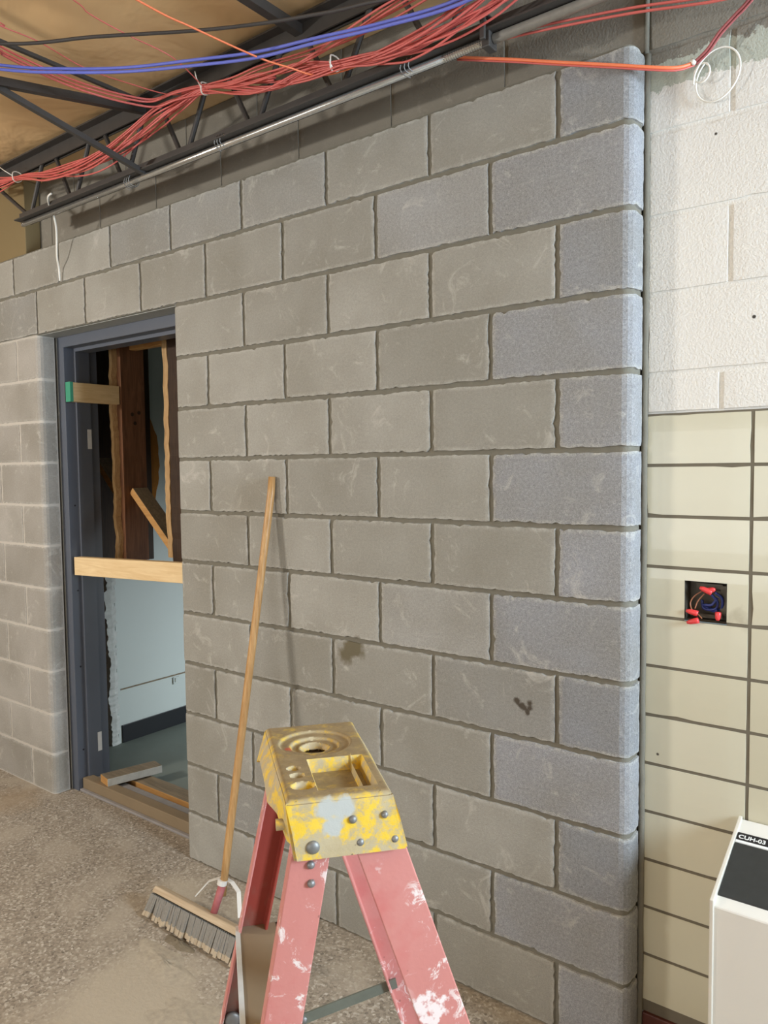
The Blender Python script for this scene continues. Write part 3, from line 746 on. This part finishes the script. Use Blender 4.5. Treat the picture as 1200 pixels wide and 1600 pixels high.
# conduit along the bottom chord
cd = empty('metal_conduit', (0, -.128, 2.688)); tag(cd, 'shiny galvanised conduit running under the black joist', 'conduit')
m = MB(); m.tube([(-2.70, 0, 0), (-.47, 0, .0)], .0105, 14); m.build('conduit_pipe', M['emt'], cd, smooth=True)
m = MB(); pts = []; rr = []
for k in range(42): pts.append((-.47 + k * .0036, 0, 0)); rr.append(.0122 if k % 2 else .0098)
m.tube(pts, rr, 12); m.build('threaded_coupling', M['emt'], cd)
m = MB(); m.tube([(-.32, 0, 0), (1.3, 0, .0)], .0125, 14); m.build('grey_conduit_pipe', M['greypipe'], cd, smooth=True)
m = MB(); m.box(-.345, -.322, -.022, .020, -.024, .022); m.box(-.341, -.326, -.040, -.030, -.012, .060); m.box(-.341, -.326, -.040, .045, .052, .058)
m.build('pipe_clamp', M['steel'], cd, bevel=.004)
# white clips and wire ties on the chord
for (x, z, lab_) in ((-1.90, 2.688, 'white wire loop on the conduit where the bridging bar meets the joist'), (-.60, 2.70, 'white wire loop round the conduit left of the threaded coupling'), (-1.38, 2.70, 'white wire loop on the conduit below the tie of the red cables')):
    m = MB()
    for q in range(3):
        c = Vector((x + .014 * q, -.128, z + .002)); n_ = 18
        m.tube([c + Vector((.004 * math.sin(3 * t / n_ * 6.28),   .024 * math.cos(6.28 * t / n_), .022 * math.sin(6.28 * t / n_))) for t in range(n_ + 1)], .0014, 5)
    m.tube([(x, -.152, z - .01), (x + .012, -.15, z - .03), (x + .03, -.148, z - .04)], .0014, 5)
    tag(m.build('wire_loop', M['zinc'], smooth=True), lab_, 'wire')

# ------------------------------------------------------------------ cables
RED_MAIN = [(-3.109, -0.2, 2.92), (-2.747, -0.2, 2.863), (-2.529, -0.2, 2.84), (-2.279, -0.2, 2.799), (-2.007, -0.2, 2.772), (-1.799, -0.2, 2.79), (-1.608, -0.2, 2.832), (-1.466, -0.2, 2.846), (-1.366, -0.2, 2.851), (-1.211, -0.2, 2.811), (-1.039, -0.2, 2.772), (-0.906, -0.2, 2.768), (-0.758, -0.2, 2.74), (-0.621, -0.2, 2.723), (-0.515, -0.2, 2.716), (-0.414, -0.2, 2.722), (-0.301, -0.2, 2.744), (-0.12, -0.2, 2.79), (.4, -.2, 2.84)]
RED_UP = [(-1.50, -1.4, 2.84), (-1.587, -0.824, 2.83), (-1.63, -0.748, 2.835), (-1.653, -0.638, 2.84), (-1.637, -0.542, 2.83), (-1.603, -0.451, 2.82), (-1.589, -0.341, 2.83), (-1.56, -0.261, 2.84), (-1.466, -0.24, 2.846), (-1.366, -0.201, 2.851), (-1.211, -0.2, 2.811), (-1.039, -0.2, 2.772)]
RED_DIV = [(-1.466, -0.21, 2.846), (-1.366, -0.2, 2.851), (-1.203, -0.207, 2.81), (-1.024, -0.214, 2.8), (-0.885, -0.221, 2.795), (-0.756, -0.229, 2.797), (-0.636, -0.236, 2.8), (-0.504, -0.243, 2.799), (-0.3, -0.25, 2.80), (.4, -.3, 2.82)]
RED_LOW = [(-1.039, -0.2, 2.765), (-0.9, -0.2, 2.745), (-0.758, -0.2, 2.736), (-0.648, -0.194, 2.712), (-0.544, -0.188, 2.712), (-0.426, -0.182, 2.715), (-0.315, -0.176, 2.728), (-0.212, -0.17, 2.745), (.4, -.17, 2.80)]
RED_RIGHT = [(-0.397, -0.1, 2.707), (-0.321, -0.1, 2.701), (-0.194, -0.1, 2.683), (-0.077, -0.1, 2.664), (0.047, -0.1, 2.642), (0.162, -0.1, 2.617), (0.255, -0.1, 2.601), (.6, -.1, 2.56)]
THIN_A = [(-1.35, -1.3, 2.93), (-1.363, -0.716, 2.92), (-1.378, -0.61, 2.91), (-1.37, -0.488, 2.9), (-1.33, -0.355, 2.875), (-1.366, -0.201, 2.851)]
THIN_B = [(-1.62, -1.4, 2.93), (-1.635, -0.779, 2.92), (-1.643, -0.738, 2.913), (-1.625, -0.63, 2.907), (-1.643, -0.469, 2.9), (-1.591, -0.338, 2.884), (-1.512, -0.217, 2.867), (-1.366, -0.201, 2.851)]
BLACK = [(-1.75, -1.2, 2.74), (-1.454, -0.837, 2.757), (-1.231, -0.687, 2.764), (-1.016, -0.535, 2.771), (-0.869, -0.44, 2.779), (-0.744, -0.373, 2.786), (-0.616, -0.316, 2.793), (-0.4, -0.25, 2.81), (.4, -.2, 2.86)]
BLUE = [(-1.95, -1.1, 2.81), (-1.653, -0.738, 2.797), (-1.516, -0.614, 2.793), (-1.357, -0.501, 2.79), (-1.163, -0.417, 2.78), (-0.969, -0.345, 2.77), (-0.759, -0.306, 2.76), (-0.571, -0.266, 2.751), (-0.353, -0.236, 2.742), (-0.1, -0.25, 2.75), (.4, -.25, 2.80)]
ORANGE = [(-0.98, -1.3, 2.76), (-0.989, -0.725, 2.753), (-0.983, -0.562, 2.757), (-0.961, -0.354, 2.76), (-0.917, -0.269, 2.75), (-0.863, -0.192, 2.74), (-0.733, -0.173, 2.735), (-.6, -.18, 2.745)]
ORANGE_LOW = [(-0.58, -0.10, 2.75), (-0.512, -0.08, 2.729), (-0.469, -0.066, 2.715), (-0.309, -0.051, 2.664), (-0.188, -0.037, 2.624), (-0.044, -0.017, 2.579), (0.058, 0.009, 2.551), (0.099, 0.034, 2.549), (0.126, 0.06, 2.562)]
RISER = [(0.126, 0.06, 2.562), (0.157, 0.052, 2.578), (0.187, 0.044, 2.606), (0.224, 0.036, 2.63), (0.253, 0.028, 2.647), (0.35, 0.0, 2.72), (.5, -.05, 2.85)]
def cable(path, r, mat, label, group=None, off=0.0, wave=0.0, cat='cable', name='cable', pinch=None):
    """off: how far the strand wanders from its path; pinch: x positions where ties gather the strands"""
    a0 = random.uniform(0, 6.28); f = random.uniform(3.5, 7); o1, o2 = random.uniform(-1, 1), random.uniform(-1, 1); pts = []
    for i, p in enumerate(spline(path, 6)):
        k = 1.0
        if pinch: k = min(1.0, 0.22 + min(abs(p.x - q) for q in pinch) * 3.2)
        pts.append((p.x, p.y + off * k * (o1 * .7 + .5 * math.sin(a0 + f * p.x)), p.z + off * k * (o2 * .8 + .6 * math.cos(1.3 * a0 + f * 1.2 * p.x))))
    m = MB(); m.tube(pts, r, 7)
    return tag(m.build(name, mat, smooth=True), label, cat, group)
PIN = (-2.59, -1.366, -.80)
for k in range(13):
    cable(RED_MAIN, .0030, M['red'], 'one of the red data cables in the thick bundle tied along the joist', 'red cables in the joist bundle', .030, pinch=PIN, name='red_cable')
for k in range(5):
    cable(RED_DIV, .0030, M['red'], 'one of the red data cables fanning upward from the bundle towards the top middle', 'red cables fanning from the bundle', .030, pinch=(-1.366,), name='red_cable')
for k in range(4):
    cable(RED_LOW, .0030, M['red'], 'one of the red data cables resting on the joist bottom chord near the pipe clamp', 'red cables on the bottom chord', .012, name='red_cable')
def shift(path, dy, dz): return [(x, y + dy, z + dz) for x, y, z in path]
cable(shift(RED_UP, 0, .012), .0034, M['red'], 'topmost red data cable swooping from the upper left edge into the bundle', name='red_cable', off=.003)
cable(shift(RED_UP, -.008, .0), .0034, M['red'], 'middle red data cable swooping from the upper left edge into the bundle', name='red_cable', off=.003)
cable(shift(RED_UP, .008, -.014), .0034, M['red'], 'lowest red data cable swooping from the upper left edge into the bundle', name='red_cable', off=.003)
cable(shift(RED_RIGHT, 0, .005), .0032, M['red'], 'upper of the two red data cables crossing the dark wall above the bullnose corner', name='red_cable', off=.002)
cable(shift(RED_RIGHT, 0, -.005), .0032, M['red'], 'lower of the two red data cables crossing the dark wall above the bullnose corner', name='red_cable', off=.002)
cable(THIN_A, .0018, M['red'], 'thin red wire high under the insulation, entering from the top edge', name='red_wire')
cable(THIN_B, .0018, M['red'], 'thin red wire high under the insulation, entering from the left edge', name='red_wire')
cable(BLACK, .0048, M['blackc'], 'black cable sagging across the insulation above the blue cables', name='black_cable')
cable(shift(BLUE, 0, .007), .0046, M['blue'], 'upper of the two blue data cables running under the insulation', name='blue_cable', off=.003)
cable(shift(BLUE, -.004, -.008), .0046, M['blue'], 'lower of the two blue data cables running under the insulation', name='blue_cable', off=.003)
cable(ORANGE, .0026, M['orange'], 'thin orange cable slanting down from the top edge to the red bundle', name='orange_cable')
cable(ORANGE_LOW, .0046, M['orange'], 'taut orange cable crossing the top of the block wall to the cable coil', name='orange_cable')
cable([(x, y - .001, z - .007) for x, y, z in ORANGE_LOW[2:]], .0022, M['red'], 'thin red cable just under the taut orange cable at the wall top', name='red_cable')
cable(RISER, .0042, M['pink'], 'faded red cable rising from the coil to the top right edge', name='red_cable')
cable([(x + .004, y, z - .006) for x, y, z in RISER], .0026, M['pink'], 'thinner faded red cable beside the one rising from the coil', name='red_cable')
# white coil
m = MB(); C0 = Vector((.176, .070, 2.522)); pts = []
for k in range(57):
    t = k / 48 * 2 * math.pi + 2.3; r = .057 + .004 * math.sin(2 * t); pts.append(C0 + Vector((r * math.cos(t) * .9, .010 * math.sin(t * .5), r * math.sin(t))))
m.tube(pts, .0023, 7)
C1 = Vector((.142, .066, 2.535)); m.tube([C1 + Vector((.019 * math.cos(k / 20 * 6.28 + 2), .003 * math.sin(k / 3), .022 * math.sin(k / 20 * 6.28 + 2))) for k in range(24)], .0022, 7)
m.tube([(.120, .055, 2.566), (.128, .05, 2.556)], .0055, 8)
tag(m.build('cable_coil', M['whitec'], smooth=True), 'white cable coiled in a loose ring on the painted wall', 'cable coil')
TAIL = [(-2.40, -0.16, 2.75), (-2.428, -0.16, 2.741), (-2.47, -0.132, 2.725), (-2.486, -0.104, 2.687), (-2.518, -0.076, 2.641), (-2.569, -0.048, 2.545), (-2.605, -0.02, 2.505), (-2.615, -.012, 2.45)]
cable(TAIL, .0042, M['whitec'], 'off white wire hanging from the joist over the upper left blocks', name='hanging_wire')
# zip ties
def tie(c, r, label, tail):
    m = MB(); c = Vector(c); m.tube([c + Vector((.004 * math.sin(k), r * math.cos(k / 16 * 6.2832), r * math.sin(k / 16 * 6.2832))) for k in range(17)], .0022, 6)
    m.tube([c + Vector((0, -r, .0)), c + Vector((tail[0] * .5, -r - .01, tail[1] * .5)), c + Vector((tail[0], -r - .012, tail[1]))], .0018, 6)
    tag(m.build('cable_tie', M['whitec'], smooth=True), label, 'cable tie')
tie((-2.60, -.2, 2.853), .022, 'white cable tie round the red bundle at the left edge', (-.08, .05))
tie((-1.366, -.2, 2.851), .020, 'white cable tie hanging the red bundle where the upper left cables join it', (-.01, .045))
tie((-.80, -.2, 2.752), .022, 'white cable tie round the red bundle near the top middle', (.02, -.03))

# ------------------------------------------------------------------ push broom
br = empty('push_broom', (-1.30, -.29, 0)); tag(br, 'push broom with a long wooden handle leaning on the block wall', 'broom')
m = MB(); m.tube([(-.010, .034, .135), (-.006, .060, .30), (.020, .272, 1.50), (.022, .2765, 1.561)], [.0125, .0135, .0135, .0125], 14)
m.build('handle', M['handle'], br, smooth=True)
m = MB(); m.tube([(-.014, -.004, .085), (-.010, .034, .17)], [.012, .0145], 12); m.build('handle_socket', M['pink'], br, smooth=True)
tilt = Vector((0, -.40, -.917)); nrm = Vector((0, .917, -.40))
bx = Vector((0, -.012, .088))
def bpt(x, dn, th): return bx + Vector((x, 0, 0)) + tilt * dn + nrm * th
m = MB()
m.hexa([bpt(-.305, .016, -.026), bpt(.32, .016, -.026), bpt(.32, .016, .026), bpt(-.305, .016, .026), bpt(-.305, -.004, -.018), bpt(.32, -.004, -.018), bpt(.32, -.004, .018), bpt(-.305, -.004, .018)])
m.build('broom_block', M['bwood'], br, bevel=.004)
m = MB()
for row in range(5):
    th = -.024 + .012 * row
    for k in range(62):
        x = -.297 + k * .00995 + random.uniform(-.002, .002); w = .0088
        fl = Vector((random.uniform(-.006, .006), random.uniform(-.006, .004), 0)); fx = (-.01 if k < 4 else (.01 if k > 57 else 0))
        ln = .074 + random.uniform(-.004, .003)
        a = [bpt(x - w * .5, .02, th - .0055), bpt(x + w * .5, .02, th - .0055), bpt(x + w * .5, .02, th + .0055), bpt(x - w * .5, .02, th + .0055)]
        mid = [p + tilt * (ln * .78 - .0) + fl * .7 + (p - bpt(x, .02, th)) * .35 + Vector((fx * .6, 0, 0)) for p in a]
        e = [p + tilt * ln + fl + (p - bpt(x, .02, th)) * .5 + Vector((fx, 0, 0)) for p in a]
        for q in e: q.z = max(q.z, .002)
        m.cur = 0; i0 = [m.vert(p) for p in a]; i1 = [m.vert(p) for p in mid]; i2 = [m.vert(p) for p in e]
        for j in range(4): m.face([i0[j], i0[(j + 1) % 4], i1[(j + 1) % 4], i1[j]][::-1])
        m.cur = 1
        for j in range(4): m.face([i1[j], i1[(j + 1) % 4], i2[(j + 1) % 4], i2[j]][::-1])
        m.face(i2)
o = m.build('bristles', [M['bristle'], M['bristle_tip']], br)
o['kind'] = 'stuff'
m = MB()
def strap(pts, w=.012, t=.003):
    for a, b in zip(pts, pts[1:]): m.bar(a, b, w, t)
strap([(-.115, .004, .112), (-.075, .03, .165), (-.03, .05, .185), (.015, .055, .18), (.06, .045, .165), (.11, .004, .112)], .014, .003)
m.tube([(-.012, .034, .172), (-.010, .037, .188)], .017, 14)
m.build('steel_brace', M['white_metal'], br)

# dust
def mound(name, cx, cy, rx, ry, h, mat, seed, label):
    random.seed(seed); m = MB(); n, R_ = 34, 9; ring = []
    c = m.vert((cx, cy, h))
    for r in range(1, R_ + 1):
        row = []
        for k in range(n):
            t = k / n * 6.2832; f = r / R_; wob = 1 + .22 * math.sin(2 * t + seed) + .12 * math.sin(5 * t + 1) + random.uniform(-.04, .04)
            z = h * (1 - f) ** 1.3 * (1 + random.uniform(-.35, .35)) if r < R_ else -.001
            row.append(m.vert((cx + rx * f * wob * math.cos(t), cy + ry * f * wob * math.sin(t), z)))
        ring.append(row)
    for k in range(n): m.face([c, ring[0][k], ring[0][(k + 1) % n]])
    for a, b in zip(ring, ring[1:]):
        for k in range(n): m.face([a[k], b[k], b[(k + 1) % n], a[(k + 1) % n]])
    return tag(m.build(name, mat, smooth=True), label, 'dust', None, 'stuff')
mound('dust_pile', -1.345, -.475, .15, .06, .010, M['dust'], 3, 'low pile of tan sweepings on the floor in front of the broom head')
mound('dust_pile', -1.385, -.385, .065, .028, .012, M['darkdust'], 8, 'small dark heap of debris right under the broom bristles')
mound('dust_pile', -1.03, -.60, .22, .08, .006, M['dust'], 5, 'faint spread of tan dust on the floor left of the ladder')

# ------------------------------------------------------------------ step ladder
LA = math.atan2(.765, .644)
ld = empty('step_ladder', (.0025, -1.15, 0), LA)
tag(ld, 'salmon fibreglass step ladder with a dirty yellow top cap in the foreground', 'ladder')
# top cap as a height field with recesses
def capz(x, y):
    z = 1.140
    r = math.hypot((x + .004) * 1.0, (y - .212) * 1.0)
    if r < .058: z -= .005 * min(1, (.058 - r) / .004)
    if r < .040: z -= .006 * min(1, (.040 - r) / .004)
    if r < .030: z += .002 * min(1, (.030 - r) / .004)
    if r < .024: z -= .010 * min(1, (.024 - r) / .005)
    # rectangular tray
    ex = min(x + .026, .058 - x); ey = min(y - .022, .140 - y); e = min(ex, ey)
    if e > 0: z -= .020 * min(1, e / .005)
    if .040 < x < .043 and e > 0.002: z += .012
    # small oval tool holes at the left
    for cx, cy, rx, ry in ((-.044, .045, .018, .014), (-.048, .082, .011, .009), (-.050, .110, .010, .009)):
        q = ((x - cx) / rx) ** 2 + ((y - cy) / ry) ** 2
        if q < 1: z -= .012 * min(1, (1 - q) * 2.2)
    eb_ = min(x + .073, .073 - x, y, .302 - y)
    if eb_ < .006: z -= .004 * (1 - eb_ / .006) ** 2
    return z
cp = MB(); nx, ny = 73, 151; idx = {}
def capx(i, j):
    x = -.073 + .146 * i / nx; y = .302 * j / ny
    return x, y
for i in range(nx + 1):
    for j in range(ny + 1):
        x, y = capx(i, j); wide = 1 + .04 * (y / .302); 
        idx[i, j] = cp.vert((x * wide - .004 * (y / .3), y, capz(x, y)))
for i in range(nx):
    for j in range(ny):
        x, y = capx(i + .5, j + .5)
        if math.hypot(x + .004, y - .212) < .0185: continue
        cp.face([idx[i, j], idx[i + 1, j], idx[i + 1, j + 1], idx[i, j + 1]])
# skirts: bottoms flare out; deep at the near end, shallow along the middle, deeper again at the far end
def sk(y):
    pr = [(0, .083), (.05, .080), (.075, .05), (.16, .034), (.235, .034), (.27, .045), (.302, .060)]
    for (a, za), (b, zb) in zip(pr, pr[1:]):
        if a <= y <= b: return za + (zb - za) * (y - a) / (b - a)
    return .06
def skirt(keys, outs, flip):
    prev = None
    for k, o_ in zip(keys, outs):
        t = Vector(cp.v[idx[k]]); low = Vector(o_); mid = t.lerp(low, .12) + Vector((0, 0, -.0))
        lip = low + (low - t).normalized() * .0; r = [idx[k], cp.vert(t.lerp(low, .5)), cp.vert(low)]
        if prev:
            for a in range(2):
                f = [prev[a], prev[a + 1], r[a + 1], r[a]]; cp.face(f[::-1] if flip else f)
        prev = r
def low_side(j, sx):
    x, y = capx(0 if sx < 0 else nx, j); h = sk(y); n_ = Vector(cp.v[idx[(0 if sx < 0 else nx), j]])
    out = (.004 + .17 * h) if sx > 0 else (.004 + max(0, h - .05) * .0)
    if sx < 0: out = .014 if y > .10 else (-.012 if y < .04 else -.012 + .026 * (y - .04) / .06)
    return (n_.x + sx * out, n_.y - (.0 if y > .02 else .004), 1.140 - h)
skirt([(0, j) for j in range(ny + 1)], [low_side(j, -1) for j in range(ny + 1)], False)
skirt([(nx, j) for j in range(ny + 1)], [low_side(j, 1) for j in range(ny + 1)], True)
def low_end(i, near):
    f = i / nx; l = low_side(0 if near else ny, -1); r = low_side(0 if near else ny, 1)
    return (l[0] + (r[0] - l[0]) * f, (l[1] + r[1]) / 2, 1.140 - sk(0 if near else .302) + (0.003 * math.cos(f * 6.28) * 0))
skirt([(i, 0) for i in range(nx + 1)], [low_end(i, True) for i in range(nx + 1)], True)
skirt([(i, ny) for i in range(nx + 1)], [low_end(i, False) for i in range(nx + 1)], False)
m = MB(); m.tube([(-.004, .212, 1.118), (-.004, .212, 1.095)], .026, 20); m.build('hole_shade', M['darkw_shade'], ld, smooth=True)  # dark cup added as the shade inside the cap hole
co = cp.build('top_cap', M['cap'], ld, smooth=True)
sm = co.modifiers.new('wall', 'SOLIDIFY'); sm.thickness = .0035; sm.offset = -1
es = co.modifiers.new('edges', 'EDGE_SPLIT'); es.split_angle = math.radians(50)
# rivets and bolts on the near end of the cap
def disc(name, x, y, z, r, mat, par, t=.004, nrm_=(0, -1, 0)):
    m = MB(); n_ = Vector(nrm_); p = Vector((x, y, z)); m.tube([p - n_ * .002, p + n_ * t * .6, p + n_ * t, p + n_ * (t + .0015)], [r, r, r * .75, r * .35], 16); return m.build(name, mat, par, smooth=True)
disc('bolt', -.039, -.004, 1.074, .0095, M['zinc'], ld, .006)
for x, z, r in ((.017, 1.106, .0055), (.062, 1.108, .005), (.027, 1.073, .0055), (.076, 1.072, .0055)): disc('rivet', x, -.004, z, r, M['zinc'], ld)
def channel(name, x0a, x1a, za, slope, zt, y, sgn, thick, fl, mat_out, splay, inner=(4,)):
    """C channel leg: outer web at y (facing -sgn), flanges turned inward by fl; x0a..x1a at height za, slope dx/dz, splayed outward"""
    m = MB()
    def xs(z, x): return x + slope * (za - z)
    def yy(z, yv): return yv - sgn * splay * (za - z)
    def pr(z):
        a, b = xs(z, x0a), xs(z, x1a); t = thick; y0 = yy(z, y)
        P = [(a, y0), (b, y0), (b, y0 + sgn * fl), (b - t, y0 + sgn * fl), (b - t, y0 + sgn * t), (a + t, y0 + sgn * t), (a + t, y0 + sgn * fl), (a, y0 + sgn * fl)]
        return [(p[0], p[1], z) for p in P]
    lo, hi = pr(0.012), pr(zt)
    A = [m.vert(p) for p in lo]; B = [m.vert(p) for p in hi]; n = 8
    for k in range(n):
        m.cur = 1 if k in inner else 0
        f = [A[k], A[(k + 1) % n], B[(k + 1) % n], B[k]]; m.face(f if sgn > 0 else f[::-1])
    m.cur = 0
    m.face(A[::-1] if sgn > 0 else A); m.face(B if sgn > 0 else B[::-1])
    o = m.build(name, [M['fibre'], mat_out], ld)
    b = o.modifiers.new('bevel', 'BEVEL'); b.width = .0018; b.segments = 2; b.limit_method = 'ANGLE'; b.angle_limit = .7
    f = MB(); a, b_ = xs(0, x0a), xs(0, x1a); y0 = yy(0, y)
    f.box(a - .004, b_ + .004, min(y0 - sgn * .004, y0 + sgn * (fl + .006)), max(y0 - sgn * .004, y0 + sgn * (fl + .006)), 0, .035)
    f.build('rubber_foot', M['blackc'], o, bevel=.003)
    return o
SF, SR = -.186, .335
ln = channel('leg', -.068, -.013, 1.057, SF, 1.10, .006, 1, .005, .026, M['fibre'], 0.02)
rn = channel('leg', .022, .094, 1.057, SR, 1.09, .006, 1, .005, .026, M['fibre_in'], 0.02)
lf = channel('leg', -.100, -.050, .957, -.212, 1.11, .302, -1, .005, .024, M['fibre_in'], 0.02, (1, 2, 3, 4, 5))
rf = channel('leg', .030, .095, .957, .318, 1.11, .302, -1, .005, .026, M['fibre'], 0.02)
for z in (1.044, 1.018): disc('rivet', -.041, .0055 - .02 * (1.057 - z), z, .0055, M['zinc'], ld)
# treads between the front (left) legs
def xfront(z): return -.041 + SF * (1.057 - z)
for z in (.79, .49, .19):
    m = MB(); c = xfront(z) - .012; y0, y1 = .006 + .005 - .02 * (1.057 - z), .297 + .02 * (1.0 - z); w = .036
    m.box(c - w, c + w, y0, y1, z - .004, z); m.box(c - w, c - w + .004, y0, y1, z - .026, z); m.box(c + w - .004, c + w, y0, y1, z - .026, z)
    m.cur = 0; o = m.build('tread', M['brownbar'], ld)
    e = MB(); e.box(c - w - .0015, c - w + .006, y0, y1, z - .027, z + .0022); e.build('tread_edge', M['plaster'], o)
disc('yellow_plug', -.118, .04, .792, .010, M['cap'], ld, .003, (0, -.4, 1))
# spreader bars
for (y, s_) in ((.286, 1), (.018, -1)):
    yo = y + s_ * .008
    m = MB(); pts = [(-.150, yo, .629), (-.046, yo, .612), (.029, yo, .619), (.146, yo, .648)]
    m.bar(pts[0], (-.02, yo, .610), .003, .019); m.bar((-.03, yo - .003, .610), pts[3], .003, .019)
    o = m.build('spreader_bar', M['bar'], ld)
    disc('pivot', -.150, yo, .629, .014, M['zinc'], o, .005); disc('pivot', -.025, yo - .004, .610, .006, M['zinc'], o, .003)
# rear horizontal rail
for z in (.70, .40, .12):
    m = MB(); x = .058 + SR * (1.057 - z); m.box(x + .03, x + .034, .0, .31, z - .018, z + .018)
m2 = MB(); x = .058 + SR * (1.057 - .30); m2.bar((x + .02, .0, .30), (x + .02, .31, .30), .004, .03); m2.build('rear_rail', M['bar'], ld)
# small yellow catch under the cap
m = MB(); m.tube([(-.060, .055, 1.082), (-.084, .055, 1.082)], .008, 12); m.build('cap_catch', M['cap'], ld, smooth=True)
